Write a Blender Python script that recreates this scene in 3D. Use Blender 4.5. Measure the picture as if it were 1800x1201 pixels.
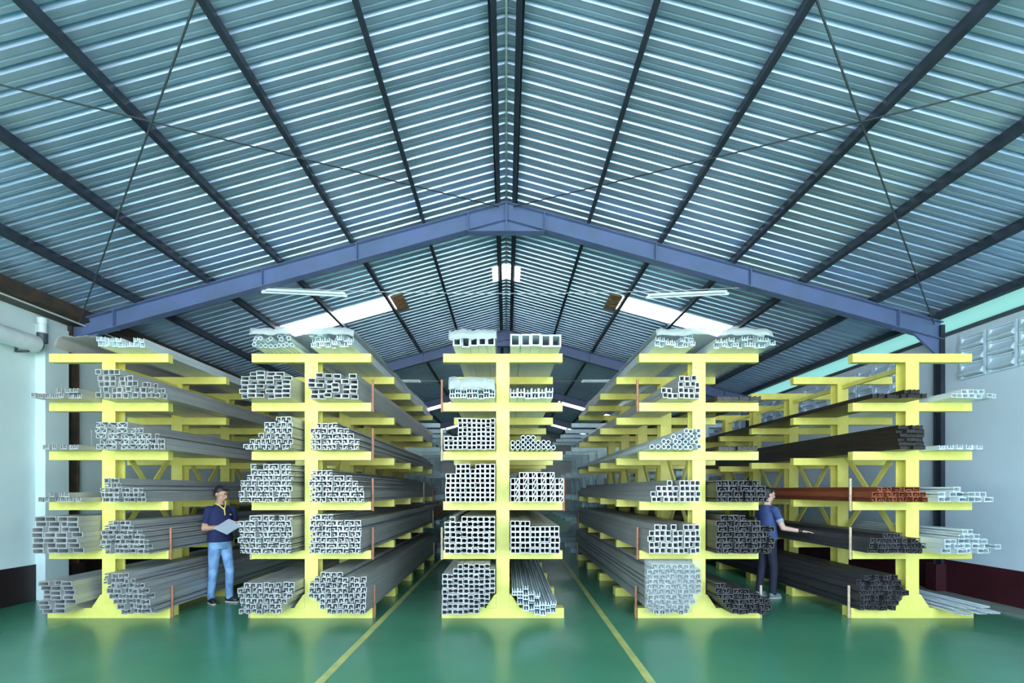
import bpy, bmesh, math, random
from mathutils import Vector, Matrix
random.seed(7)
sc = bpy.context.scene
for o in list(bpy.data.objects): bpy.data.objects.remove(o)
C = bpy.data.collections.new('warehouse'); sc.collection.children.link(C)

# ------------------------------------------------------------ camera, sky, sun, exposure
cam = bpy.data.objects.new('camera', bpy.data.cameras.new('camera')); C.objects.link(cam)
cam.location = (0, 0, 1.654); cam.rotation_euler = (math.radians(90), 0, 0)
cam.data.sensor_width = 36; cam.data.lens = 17.0
cam.data.shift_x = 10/1800; cam.data.shift_y = 261.5/1800
cam.data.clip_start = .05; cam.data.clip_end = 200
sc.camera = cam
w = bpy.data.worlds.new('sky'); sc.world = w; w.use_nodes = True
nt = w.node_tree; bg = nt.nodes['Background']
bg.inputs[0].default_value = (.62, .80, 1.0, 1); bg.inputs[1].default_value = 5.6
sun = bpy.data.objects.new('sun', bpy.data.lights.new('sun', 'SUN')); C.objects.link(sun)
sun.data.energy = 24; sun.data.angle = math.radians(3); sun.data.color = (1, .97, .92)
sun.rotation_euler = (math.radians(30), 0, math.radians(-22))
# daylight portal in the open front of the hall (guides sky sampling only)
pl = bpy.data.lights.new('front_opening_portal', 'AREA'); pl.shape = 'RECTANGLE'; pl.size = 13.6; pl.size_y = 4.7
pl.cycles.is_portal = True
po = bpy.data.objects.new('front_opening_portal', pl); C.objects.link(po)
po.location = (0, -3.45, 2.35); po.rotation_euler = (math.radians(90), 0, 0)
vs = sc.view_settings
vs.view_transform = 'Standard'; vs.look = 'None'; vs.exposure = 0.76; vs.gamma = 1; vs.use_curve_mapping = False
sc.cycles.max_bounces = 8; sc.cycles.diffuse_bounces = 6; sc.cycles.glossy_bounces = 4
sc.cycles.caustics_reflective = False; sc.cycles.caustics_refractive = False
sc.cycles.sample_clamp_indirect = 6
sc.cycles.use_denoising = True

# ------------------------------------------------------------ materials
def mat(name, col, rough=.5, metal=0.0, noise=0.0, nscale=6.0, bump=0.0, bscale=40.0, col2=None, spec=.5, stretch=None):
    m = bpy.data.materials.new(name); m.use_nodes = True
    n = m.node_tree.nodes; l = m.node_tree.links; b = n['Principled BSDF']
    b.inputs['Base Color'].default_value = (*col, 1); b.inputs['Roughness'].default_value = rough
    b.inputs['Metallic'].default_value = metal; b.inputs['Specular IOR Level'].default_value = spec
    tc = n.new('ShaderNodeTexCoord'); src = tc.outputs['Object']
    if stretch:
        mp = n.new('ShaderNodeMapping'); mp.inputs['Scale'].default_value = stretch
        l.new(src, mp.inputs[0]); src = mp.outputs[0]
    if noise > 0:
        t = n.new('ShaderNodeTexNoise'); t.inputs['Scale'].default_value = nscale; t.inputs['Detail'].default_value = 5
        l.new(src, t.inputs['Vector'])
        r = n.new('ShaderNodeValToRGB'); l.new(t.outputs['Fac'], r.inputs[0])
        c2 = col2 or tuple(c*(1-noise) for c in col)
        r.color_ramp.elements[0].position = .35; r.color_ramp.elements[1].position = .65
        r.color_ramp.elements[0].color = (*c2, 1); r.color_ramp.elements[1].color = (*col, 1)
        l.new(r.outputs[0], b.inputs['Base Color'])
    if bump > 0:
        t2 = n.new('ShaderNodeTexNoise'); t2.inputs['Scale'].default_value = bscale; l.new(src, t2.inputs['Vector'])
        bp = n.new('ShaderNodeBump'); bp.inputs['Strength'].default_value = bump; bp.inputs['Distance'].default_value = .01
        l.new(t2.outputs['Fac'], bp.inputs['Height']); l.new(bp.outputs[0], b.inputs['Normal'])
    return m
def vary(m, amount):
    """each object using m gets its own slightly different brightness"""
    n = m.node_tree.nodes; l = m.node_tree.links; b = n['Principled BSDF']
    oi = n.new('ShaderNodeObjectInfo'); mr = n.new('ShaderNodeMapRange')
    mr.inputs[3].default_value = 1-amount; mr.inputs[4].default_value = 1.0
    l.new(oi.outputs['Random'], mr.inputs[0])
    hs = n.new('ShaderNodeHueSaturation'); l.new(mr.outputs[0], hs.inputs['Value'])
    if b.inputs['Base Color'].is_linked: l.new(b.inputs['Base Color'].links[0].from_socket, hs.inputs['Color'])
    else: hs.inputs['Color'].default_value = b.inputs['Base Color'].default_value
    l.new(hs.outputs[0], b.inputs['Base Color']); return m
def sheer(name, col, trans, rough=.3, bump=0.0):
    """a translucent sheet: diffuse + translucent (+ some clear transmission)"""
    m = bpy.data.materials.new(name); m.use_nodes = True
    n = m.node_tree.nodes; l = m.node_tree.links; b = n['Principled BSDF']; out = n['Material Output']
    b.inputs['Base Color'].default_value = (*col, 1); b.inputs['Roughness'].default_value = rough
    t = n.new('ShaderNodeBsdfTranslucent'); t.inputs[0].default_value = (*col, 1)
    a = n.new('ShaderNodeMixShader'); a.inputs[0].default_value = .85 if trans < 0 else .4
    l.new(b.outputs[0], a.inputs[1]); l.new(t.outputs[0], a.inputs[2])
    if trans > 0:
        tr = n.new('ShaderNodeBsdfTransparent'); c = n.new('ShaderNodeMixShader'); c.inputs[0].default_value = trans
        l.new(a.outputs[0], c.inputs[1]); l.new(tr.outputs[0], c.inputs[2]); l.new(c.outputs[0], out.inputs[0])
    else: l.new(a.outputs[0], out.inputs[0])
    if bump > 0:
        t2 = n.new('ShaderNodeTexNoise'); t2.inputs['Scale'].default_value = 30; tc = n.new('ShaderNodeTexCoord')
        l.new(tc.outputs['Object'], t2.inputs['Vector'])
        bp = n.new('ShaderNodeBump'); bp.inputs['Strength'].default_value = bump; bp.inputs['Distance'].default_value = .02
        l.new(t2.outputs['Fac'], bp.inputs['Height']); l.new(bp.outputs[0], b.inputs['Normal'])
    return m
M = {
 'floor': mat('green_epoxy', (.055, .235, .140), .24, 0, .18, .8, .04, 6, col2=(.045, .20, .12)),
 'apron': mat('pale_concrete', (.55, .54, .50), .8, 0, .2, 2),
 'kerb': mat('bare_concrete', (.22, .27, .25), .7, 0, .3, 4),
 'line': mat('yellow_floor_paint', (.50, .52, .16), .4, 0, .35, 5, col2=(.30, .40, .15)),
 'roof': vary(mat('zinc_roof_sheet', (.46, .62, .84), .34, .68, .10, 2.0, .0), .10),
 'purlin': mat('dark_primer_steel', (.022, .03, .05), .5, 0, .3, 5),
 'purlin_rust': mat('brown_primer_steel', (.10, .062, .035), .6, 0, .5, 6, col2=(.04, .035, .03)),
 'beam': mat('blue_grey_steel_paint', (.12, .17, .36), .4, 0, .2, 3, col2=(.10, .15, .27)),
 'flash': mat('pale_flashing', (.6, .7, .72), .5),
 'wall_l': mat('pale_cyan_wall_paint', (.70, .84, .84), .75, 0, .10, 1.3, .1, 12),
 'wall_r': mat('pale_blue_wall_paint', (.62, .75, .86), .75, 0, .08, 1.3, .1, 12),
 'wall_b': mat('grey_end_wall', (.30, .33, .34), .8, 0, .2, 1),
 'dado': mat('maroon_dado_paint', (.055, .008, .014), .5, 0, .3, 3),
 'dado_l': mat('dark_brown_dado_paint', (.02, .009, .009), .5, 0, .3, 3),
 'yellow': mat('yellow_rack_paint', (.81, .755, .19), .42, 0, .12, 7, .05, 30, col2=(.75, .68, .15)),
 'blue': mat('pale_blue_rack_paint', (.60, .80, .86), .45, 0, .15, 6),
 'pin': mat('copper_brown_rod', (.42, .17, .09), .45, 0, .4, 20, col2=(.30, .12, .07)),
 'pin2': mat('cream_wood_rod', (.62, .48, .33), .6, 0, .3, 20),
 'alu': vary(mat('mill_aluminium', (.50, .505, .50), .36, .25, .15, 3, .0, stretch=(30, .6, 30)), .22),
 'alu_warm': vary(mat('weathered_aluminium', (.62, .60, .55), .42, .35, .25, 3, stretch=(30, .6, 30)), .25),
 'white': vary(mat('white_coated_aluminium', (.64, .72, .76), .35, .05), .15),
 'bronze': vary(mat('dark_bronze_anodised', (.075, .07, .075), .45, .15), .45),
 'black': vary(mat('black_brown_coating', (.030, .022, .018), .4, .1, .3, 4), .2),
 'copper': vary(mat('red_brown_coating', (.34, .09, .04), .4, .15), .35),
 'wood': mat('worn_plywood', (.36, .22, .10), .7, 0, .5, 9, col2=(.16, .10, .05)),
 'pvc': mat('pvc_pipe', (.74, .82, .84), .4, 0, .1, 5),
 'iron': mat('grey_iron', (.06, .08, .09), .5),
 'lampw': mat('white_enamel', (.70, .82, .85), .35),
 'cable': mat('dark_steel_cable', (.03, .04, .05), .5),
 'wire': mat('light_wire', (.45, .52, .52), .5),
 'skin': mat('skin', (.50, .27, .18), .55), 'skin2': mat('fair_skin', (.66, .42, .33), .55),
 'hair': mat('black_hair', (.010, .008, .008), .45, 0, 0, 1, .5, 120),
 'navy': mat('navy_cotton', (.012, .016, .075), .85, 0, 0, 1, .3, 60),
 'royal': mat('blue_cotton', (.05, .085, .24), .85, 0, 0, 1, .3, 60),
 'jeans': mat('washed_denim', (.24, .42, .64), .85, 0, .45, 7, .3, 80, col2=(.09, .19, .38)),
 'trouser': mat('dark_navy_trousers', (.012, .014, .035), .8, 0, 0, 1, .2, 60),
 'shoe': mat('black_shoe', (.01, .01, .012), .5), 'shoe2': mat('grey_shoe', (.16, .20, .22), .6),
 'sole': mat('pale_sole', (.45, .45, .42), .6),
 'yel': mat('yellow_collar', (.75, .62, .10), .8), 'stripe': mat('grey_white_stripe', (.38, .40, .45), .8),
 'paper': mat('grey_paper', (.42, .47, .55), .7), 'eye': mat('eye_white', (.6, .6, .6), .4), 'lip': mat('lips', (.38, .14, .11), .5),
 'film': sheer('milky_plastic_film', (.78, .84, .84), .45, .15, .9),
 'film3': sheer('clear_wrap', (.78, .84, .84), .82, .15, .9),
 'film2': sheer('dusty_pinkish_film', (.62, .58, .60), .12, .3, .5),
 'sky_sheet': sheer('translucent_skylight_sheet', (.95, .93, .88), -1),
 'sky_green': sheer('greenish_translucent_sheet', (.36, .50, .44), -1),
 'ridge_sheet': sheer('dull_white_sheet', (.50, .52, .52), -1),
 'mark': mat('dark_print', (.05, .055, .06), .7),
}

# ------------------------------------------------------------ mesh helpers
def box(bm, x0, y0, z0, x1, y1, z1, mtx=None):
    vs_ = [bm.verts.new(Vector(p) if mtx is None else mtx @ Vector(p)) for p in
           ((x0,y0,z0),(x1,y0,z0),(x1,y1,z0),(x0,y1,z0),(x0,y0,z1),(x1,y0,z1),(x1,y1,z1),(x0,y1,z1))]
    for f in ((0,3,2,1),(4,5,6,7),(0,1,5,4),(1,2,6,5),(2,3,7,6),(3,0,4,7)):
        bm.faces.new([vs_[i] for i in f])
def tube(bm, p0, p1, r, n=8):
    p0, p1 = Vector(p0), Vector(p1); d = (p1-p0); L = d.length
    m = Matrix.Translation((p0+p1)/2) @ d.to_track_quat('Z', 'Y').to_matrix().to_4x4()
    bmesh.ops.create_cone(bm, cap_ends=True, segments=n, radius1=r, radius2=r, depth=L, matrix=m)
def prism(bm, pts, axis, a0, a1):
    """closed polygon pts (2D) extruded along axis ('x','y','z') from a0 to a1"""
    f = {'x': lambda u, v, a: (a, u, v), 'y': lambda u, v, a: (u, a, v), 'z': lambda u, v, a: (u, v, a)}[axis]
    A = [bm.verts.new(f(u, v, a0)) for u, v in pts]; B = [bm.verts.new(f(u, v, a1)) for u, v in pts]
    bm.faces.new(A); bm.faces.new(B[::-1])
    for i in range(len(pts)):
        j = (i+1) % len(pts); bm.faces.new((A[j], A[i], B[i], B[j]))
def mesh(bm, name, m, smooth=False):
    bmesh.ops.recalc_face_normals(bm, faces=bm.faces)
    me = bpy.data.meshes.new(name); bm.to_mesh(me); bm.free(); me.materials.append(M[m] if isinstance(m, str) else m)
    if smooth:
        for p in me.polygons: p.use_smooth = True
        caps = [p for p in me.polygons if len(p.vertices) > 4]
        if caps:
            ek = {k for p in caps for k in p.edge_keys}
            for p in caps: p.use_smooth = False
            for e in me.edges:
                if e.key in ek: e.use_edge_sharp = True
    return me
def obj(name, me, parent=None, loc=(0,0,0), rot=None, label=None, cat=None, group=None, kind=None):
    o = bpy.data.objects.new(name, me); C.objects.link(o); o.location = loc
    if rot: o.rotation_euler = rot
    if parent: o.parent = parent
    if label: o['label'] = label
    if cat: o['category'] = cat
    if group: o['group'] = group
    if kind: o['kind'] = kind
    return o
def bx(name, m, x0, y0, z0, x1, y1, z1, **k):
    bm = bmesh.new(); box(bm, x0, y0, z0, x1, y1, z1); return obj(name, mesh(bm, name, m), **k)
def bevel(o, wd=.006, seg=2):
    b = o.modifiers.new('bevel', 'BEVEL'); b.width = wd; b.segments = seg; b.limit_method = 'ANGLE'

# ------------------------------------------------------------ dimensions
WX = 7.08; Y0 = -3.4; Y1 = 33.0; SL = .275; ZR = 6.32          # half width, ends, roof slope, rafter top at ridge
ZS = ZR + .135                                                  # underside of sheets at ridge
rz = lambda x: ZR - SL*abs(x)
sz = lambda x: ZS - SL*abs(x)
ang = math.atan(SL)

# ------------------------------------------------------------ the setting
fl = bx('floor', 'floor', -WX-.2, Y0-.6, -.2, WX+.2, Y1, 0, kind='structure', label='glossy green epoxy painted warehouse floor')
bx('ground', 'apron', -80, Y0-150, -.25, 80, Y0-.6, -.02, kind='structure', label='pale concrete yard outside the open front')
bx('trim_1', 'kerb', WX-.42, Y0, 0, WX-.012, Y1-.2, .03, kind='structure', label='grey bare concrete strip along the foot of the right wall')
def floor_line(name, xa, xb, ya, yb, wd, lab):
    bm = bmesh.new(); prism(bm, [(xa-wd/2, ya), (xa+wd/2, ya), (xb+wd/2, yb), (xb-wd/2, yb)], 'z', .0, .004)
    return obj(name, mesh(bm, name, 'line'), kind='structure', label=lab)
floor_line('trim_2', -1.625, -1.50, 1.0, 19, .075, 'pale yellow painted line on the floor, left of the middle rack')
floor_line('trim_3', 1.21, 1.42, 1.0, 19, .075, 'pale yellow painted line on the floor, right of the middle rack')
WT = 4.15
wl = bx('wall_left', 'wall_l', -WX-.2, Y0, 0, -WX, Y1, WT+.40, kind='structure', label='pale cyan painted side wall behind the leftmost rack')
wr = bx('wall_right', 'wall_r', WX, Y0, 0, WX+.2, Y1, WT, kind='structure', label='pale blue painted side wall with louvred vent blocks')
bx('baseboard_left', 'dado_l', -WX, Y0, 0, -WX+.012, Y1, .54, kind='structure', label='very dark brown painted dado along the left wall')
bx('baseboard_right', 'dado', WX-.012, Y0, 0, WX, Y1, .54, kind='structure', label='maroon painted dado along the right wall')
bm = bmesh.new(); prism(bm, [(-WX-.2, 0), (WX+.2, 0), (WX+.2, sz(WX+.2)), (0, ZS), (-WX-.2, sz(WX+.2))], 'y', Y1, Y1+.2)
obj('wall_back', mesh(bm, 'wall_back', 'wall_b'), kind='structure', label='grey gable wall at the far end of the hall')

ceil = obj('ceiling', None, kind='structure', label='corrugated metal gable roof on dark purlins')
PITCH = .178; RPS = 4; SW = PITCH*RPS
def sheet_mesh(side, xa, xb, m, name):
    """one trapezoidal sheet, 4 ribs wide, from |x|=xa to xb on one slope"""
    prof = []
    for k in range(RPS):
        b = k*PITCH
        prof += [(b, 0), (b+.044, 0), (b+.050, .003), (b+.060, .003), (b+.066, 0), (b+.104, 0), (b+.118, .042), (b+.142, .042), (b+.160, 0)]
    prof.append((SW, 0))
    bm = bmesh.new(); g = []
    for x in (xa, xb):
        g.append([bm.verts.new((side*x, y, sz(x)+h)) for y, h in prof])
    for i in range(len(prof)-1):
        bm.faces.new((g[0][i], g[0][i+1], g[1][i+1], g[1][i]))
    me = mesh(bm, name, m)
    return me
full = {s: sheet_mesh(s, 0.0, WX-.28, 'roof', 'roof_sheet') for s in (-1, 1)}
inner = {s: sheet_mesh(s, 0.0, 2.44, 'roof', 'roof_sheet') for s in (-1, 1)}
outer = {s: sheet_mesh(s, 4.80, WX-.28, 'roof', 'roof_sheet') for s in (-1, 1)}
inner0 = {s: sheet_mesh(s, .30, 2.44, 'roof', 'roof_sheet') for s in (-1, 1)}
cap0 = {s: sheet_mesh(s, 0.0, .30, 'ridge_sheet', 'ridge_skylight') for s in (-1, 1)}
lite = {s: sheet_mesh(s, 2.44, 4.80, 'sky_sheet', 'skylight_sheet') for s in (-1, 1)}
eave_d = {s: sheet_mesh(s, WX-.28, WX+.35, 'roof', 'eave_sheet') for s in (-1, 1)}
ys = [10.26 + SW*k for k in range(-19, 33)]
for y in ys:
    k = round((y-10.26)/SW)
    for s in (-1, 1):
        if k in (0, 17, 27, -12, -15, -18):  # rows out of view near the front: skylights added to brighten the hall
            obj('roof_sheet', inner0[s] if k == 0 else inner[s], ceil, (0, y, 0)); obj('roof_sheet', outer[s], ceil, (0, y, 0))
            obj('skylight_sheet', lite[s], ceil, (0, y, 0), label='bright translucent skylight sheet, out-of-view rows added for top light')
            if k == 0: obj('ridge_skylight', cap0[s], ceil, (0, y, 0), label='white translucent ridge piece')
        else:
            obj('roof_sheet', full[s], ceil, (0, y, 0))
        obj('eave_sheet', eave_d[s], ceil, (0, y, 0))
bm = bmesh.new(); box(bm, -.010, Y0, ZS-.022, .010, Y1, ZS-.008)
obj('ridge_flashing', mesh(bm, 'ridge_flashing', 'flash'), ceil, label='thin pale strip along the ridge')
# purlins: C sections on the rafters
def purlin(x, m='purlin', h=.13, wd=.055, ly=(Y0, Y1)):
    s = 1 if x > 0 else -1
    bm = bmesh.new(); t = .006
    box(bm, -wd/2, ly[0], -h, -wd/2+t, ly[1], 0); box(bm, -wd/2+t, ly[0], -h, wd/2, ly[1], -h+t); box(bm, -wd/2+t, ly[0], -t, wd/2, ly[1], 0)
    box(bm, wd/2-t, ly[0], -h+t, wd/2, ly[1], -h+.022)
    o = obj('purlin', mesh(bm, 'purlin', m), ceil, (x, 0, sz(x)-.004), (0, s*ang if s > 0 else -ang, 0))
    o.scale = (s, 1, 1); return o
for x in (.155, 1.36, 2.52, 3.69, 4.84, 6.0):
    for s in (-1, 1): purlin(s*x, 'purlin' if x < 6.5 else 'purlin_rust')
purlin(-6.86, 'purlin_rust', h=.20, wd=.08); purlin(7.0, 'purlin', h=.12, wd=.07)
# eaves: translucent strip on the right, boxed brown board on the left
win = bx('window_1', 'sky_green', WX+.02, Y0, WT+.03, WX+.03, Y1, WT+.36, kind='structure', label='greenish translucent strip between the right wall and the roof')
bx('trim_4', 'iron', WX-.03, Y0, WT-.03, WX+.06, Y1, WT+.03, kind='structure', label='dark steel angle along the top of the right wall')
bx('trim_5', 'purlin_rust', -WX+.0, Y0, WT+.16, -WX+.22, Y1, WT+.36, kind='structure', label='brown eave beam along the top of the left wall')
bx('trim_6', 'flash', -WX+.22, Y0, WT+.165, -WX+.235, Y1, WT+.185, kind='structure', label='thin pale edge under the left eave beam')

# portal frames
def portal(y, lab):
    r = obj('portal_frame', None, loc=(0, y, 0), kind='structure', label=lab)
    hb = .29; bw = .075
    for s in (-1, 1):
        bm = bmesh.new()
        X = WX-.02
        def quad(xa, xb, za, zb, ya, yb):   # sheared box following the slope
            v = [bm.verts.new((s*x, yy, rz(x)+z)) for x in (xa, xb) for yy in (ya, yb) for z in (za, zb)]
            for f in ((0,1,3,2),(4,6,7,5),(0,4,5,1),(2,3,7,6),(0,2,6,4),(1,5,7,3)): bm.faces.new([v[i] for i in f])
        quad(0, X, -.012, 0, -bw, bw); quad(0, X, -hb, -hb+.012, -bw, bw); quad(0, X, -hb+.012, -.012, -.006, .006)
        obj('rafter', mesh(bm, 'rafter', 'beam'), r)
        for xs in (.62, 2.42, 3.95, 6.35):
            bm = bmesh.new(); quad(xs-.008, xs+.008, -hb-.01, .0, -bw-.004, bw+.004)
            obj('splice_plate', mesh(bm, 'splice_plate', 'beam'), r)
        # haunch under the apex
        bm = bmesh.new(); prism(bm, [(0, rz(0)-hb), (s*.62, rz(.62)-hb), (s*.62, rz(.62)-hb-.012), (0, rz(.62)-hb-.012)], 'y', -.006, .006)
        prism(bm, [(0, rz(.62)-hb-.024), (s*.62, rz(.62)-hb-.024), (s*.62, rz(.62)-hb-.012), (0, rz(.62)-hb-.012)], 'y', -bw, bw)
        obj('apex_haunch', mesh(bm, 'apex_haunch', 'beam'), r)
        # eave knee and column
        bm = bmesh.new(); prism(bm, [(s*X, rz(X)-hb), (s*(X-.45), rz(X-.45)-hb), (s*X, rz(X)-hb-.30)], 'y', -.02, .02)
        obj('eave_knee', mesh(bm, 'eave_knee', 'beam'), r)
        bm = bmesh.new(); cx = s*(WX-.035) if s > 0 else -WX+.035
        for a, b in ((-.07, -.06), (.06, .07)): box(bm, cx-.035, a, 0, cx+.035, b, rz(X)-.05)
        box(bm, cx-.006, -.06, 0, cx+.006, .06, rz(X)-.05)
        obj('column', mesh(bm, 'column', 'purlin' if s > 0 else 'purlin_rust'), r)
        bm = bmesh.new(); box(bm, cx-.14 if s > 0 else cx-.03, -.10, 0, cx+.03 if s > 0 else cx+.10, .10, .46)
        obj('column_base', mesh(bm, 'column_base', 'dado' if s > 0 else 'dado_l'), r)
    bm = bmesh.new(); box(bm, -.012, -bw, rz(.62)-hb-.02, .012, bw, rz(0)); obj('apex_plate', mesh(bm, 'apex_plate', 'beam'), r)
for i, (y, lab) in enumerate(((1.65, 'blue grey steel portal frame right over the camera side'), (7.87, 'blue grey steel portal frame spanning above the front ends of the racks'),
        (14.1, 'second blue grey portal frame, behind the tops of the racks'), (20.35, 'third portal frame, deep in the hall'), (26.6, 'last portal frame near the far wall'))):
    portal(y, lab)

# left pilaster
bx('wall_left_pilaster', 'wall_l', -WX, 7.27, 0, -WX+.15, 7.66, WT+.02, kind='structure', label='pale cyan pilaster standing proud of the left wall')
# diagonal cable bracing
def cable(name, p0, p1, r, lab, cat, m='cable', group=None, **k):
    bm = bmesh.new(); tube(bm, p0, p1, r, 6)
    return obj(name, mesh(bm, name, m), label=lab, cat=cat, group=group, **k)
P = lambda x, y, dz=0: (x, y, rz(x)-.06+dz)
cable('brace_cable', P(-.12, 7.80), P(-6.9, 1.75), .009, 'thin dark roof bracing cable rising from the left edge to the roof apex', 'cable')
cable('brace_cable', P(-6.9, 7.80, -.03), P(-.12, 1.75, -.03), .009, 'thin dark roof bracing cable running from the left eave up the picture', 'cable')
cable('brace_cable', P(.12, 7.80), P(6.9, 1.75), .009, 'thin dark roof bracing cable rising from the right edge to the roof apex', 'cable')
cable('brace_cable', P(6.9, 7.80, -.03), P(.12, 1.75, -.03), .009, 'thin dark roof bracing cable running from the right eave up the picture', 'cable')

# vent blocks in the right wall
def vent_meshes():
    L, H = .40, .66
    bm = bmesh.new(); t = .03
    for a in (0, L-t): box(bm, -.05, a, 0, 0, a+t, H)
    for k in range(4): box(bm, -.05, t, k*(H-t)/3, 0, L-t, k*(H-t)/3+t*.6)
    box(bm, -.006, t, 0, 0, L-t, H)
    fr = mesh(bm, 'vent_block', 'wall_r')
    bm = bmesh.new(); z = (H-t)/3
    prism(bm, [(-.045, .03), (-.095, .05), (-.095, .065), (-.01, z-.03), (-.006, z-.045)], 'y', t, L-t)
    return fr, mesh(bm, 'louvre', 'wall_r'), z
vf, vl, vz = vent_meshes()
n = 0
for ya, yb in ((2.5, 7.5), (8.35, 13.6), (14.6, 19.8)):
    y = yb-.4
    while y > ya:
        b = obj('vent_block', vf, wr, (WX, y, 3.36))
        for k in range(3): obj('louvre', vl, b, (0, 0, k*vz+.01))
        y -= .435
# gutter pipe and pvc stub on the left
def pipe(bm, p0, p1, r, n=20): tube(bm, p0, p1, r, n)
t = obj('gutter_pipe', None, loc=(-WX+.16, 0, 3.80), label='fat pale grey pipe running along the top of the left wall', cat='pipe')
bm = bmesh.new(); pipe(bm, (0, Y0+.1, 0), (0, 7.10, 0), .125); obj('pipe_body', mesh(bm, 'pipe_body', 'pvc', True), t)
bm = bmesh.new(); pipe(bm, (0, 6.45, 0), (0, 6.56, 0), .135); obj('collar', mesh(bm, 'collar', 'pvc', True), t)
bm = bmesh.new(); pipe(bm, (0, 7.02, 0), (0, 7.14, 0), .10); obj('end_plug', mesh(bm, 'end_plug', 'iron', True), t, label='dark end plug')
for yy in (1.2, 4.2, 6.95):
    bm = bmesh.new(); box(bm, -.15, yy, -.155, .04, yy+.03, -.13); box(bm, -.15, yy, -.155, -.13, yy+.03, .05); obj('bracket', mesh(bm, 'bracket', 'iron'), t)
t = obj('downpipe_joint', None, loc=(-WX+.20, 7.17, 3.86), label='short upright pvc coupling above the end of the fat pipe', cat='pipe')
for nm, z0, z1, r, m in (('coupling', -.02, .12, .065, 'iron'), ('pipe_neck', .12, .26, .055, 'pvc'), ('pipe_cap', .26, .34, .064, 'lampw'), ):
    bm = bmesh.new(); tube(bm, (0, 0, z0), (0, 0, z1), r, 16); obj(nm, mesh(bm, nm, m, True), t)
bm = bmesh.new(); box(bm, -.2, -.02, .0, -.05, .02, .04); obj('bracket', mesh(bm, 'bracket', 'iron'), t)

# fluorescent battens on cross wires
def tube_light(x0, x1, y, z0, z1, lab):
    L = math.hypot(x1-x0, z1-z0)
    t = obj('fluorescent_light', None, loc=((x0+x1)/2, y, (z0+z1)/2), rot=(0, -math.atan2(z1-z0, x1-x0), 0), label=lab, cat='lamp')
    bm = bmesh.new(); box(bm, -L/2, -.03, 0, L/2, .03, .035); o = obj('batten', mesh(bm, 'batten', 'lampw'), t)
    bm = bmesh.new(); tube(bm, (-L/2+.03, 0, -.022), (L/2-.03, 0, -.022), .014, 10); obj('tube', mesh(bm, 'tube', 'lampw', True), t)
    for s in (-1, 1):
        bm = bmesh.new(); box(bm, s*L/2-.03, -.02, -.04, s*L/2+.03, .02, 0) ; obj('lamp_holder', mesh(bm, 'lamp_holder', 'lampw'), t)
def wire(x, y, z, sag, lab):
    bm = bmesh.new(); N = 16; pts = [(-x+2*x*i/N, y, z-sag*(1-(2*i/N-1)**2)) for i in range(N+1)]
    for a, b in zip(pts, pts[1:]): tube(bm, a, b, .006, 5)
    return obj('lamp_wire', mesh(bm, 'lamp_wire', 'wire'), label=lab, cat='wire')
wire(4.55, 7.95, 5.02, .13, 'thin pale wire strung across under the front portal frame')
wire(4.9, 14.0, 4.90, .10, 'thin pale wire strung across under the second portal frame')
tube_light(-3.99, -2.64, 7.95, 4.93, 4.865, 'white tube light hanging left of the ridge below the front portal frame')
tube_light(2.32, 3.62, 7.95, 4.84, 4.90, 'white tube light hanging right of the ridge below the front portal frame')
tube_light(-4.1, -2.5, 14.0, 4.82, 4.81, 'white tube light above the aisle left of the middle rack, on the second wire')
tube_light(2.2, 3.5, 14.0, 4.81, 4.82, 'white tube light above the aisle right of the middle rack, on the second wire')
for s, lab in ((-1, 'brown wooden board under the roof at the upper end of the left skylight'), (1, 'brown wooden board under the roof at the upper end of the right skylight')):
    b = obj('wooden_board', None, loc=(s*2.34, 10.62, sz(2.34)-.02), rot=(0, s*ang, 0), label=lab, cat='board')
    for k in range(3):
        bm = bmesh.new(); box(bm, -.13, -.40+k*.27, -.03, .13, -.15+k*.27, 0); obj('plank', mesh(bm, 'plank', 'wood'), b)
bx('reflection_patch', 'lampw', -WX, 8.25, 2.30, -WX+.006, 8.42, 2.68, label='small white patch painting a faint reflection on the left wall behind the leftmost rack', cat='reflection')  # thin white patch painted in for a faint reflection on the wall

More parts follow.
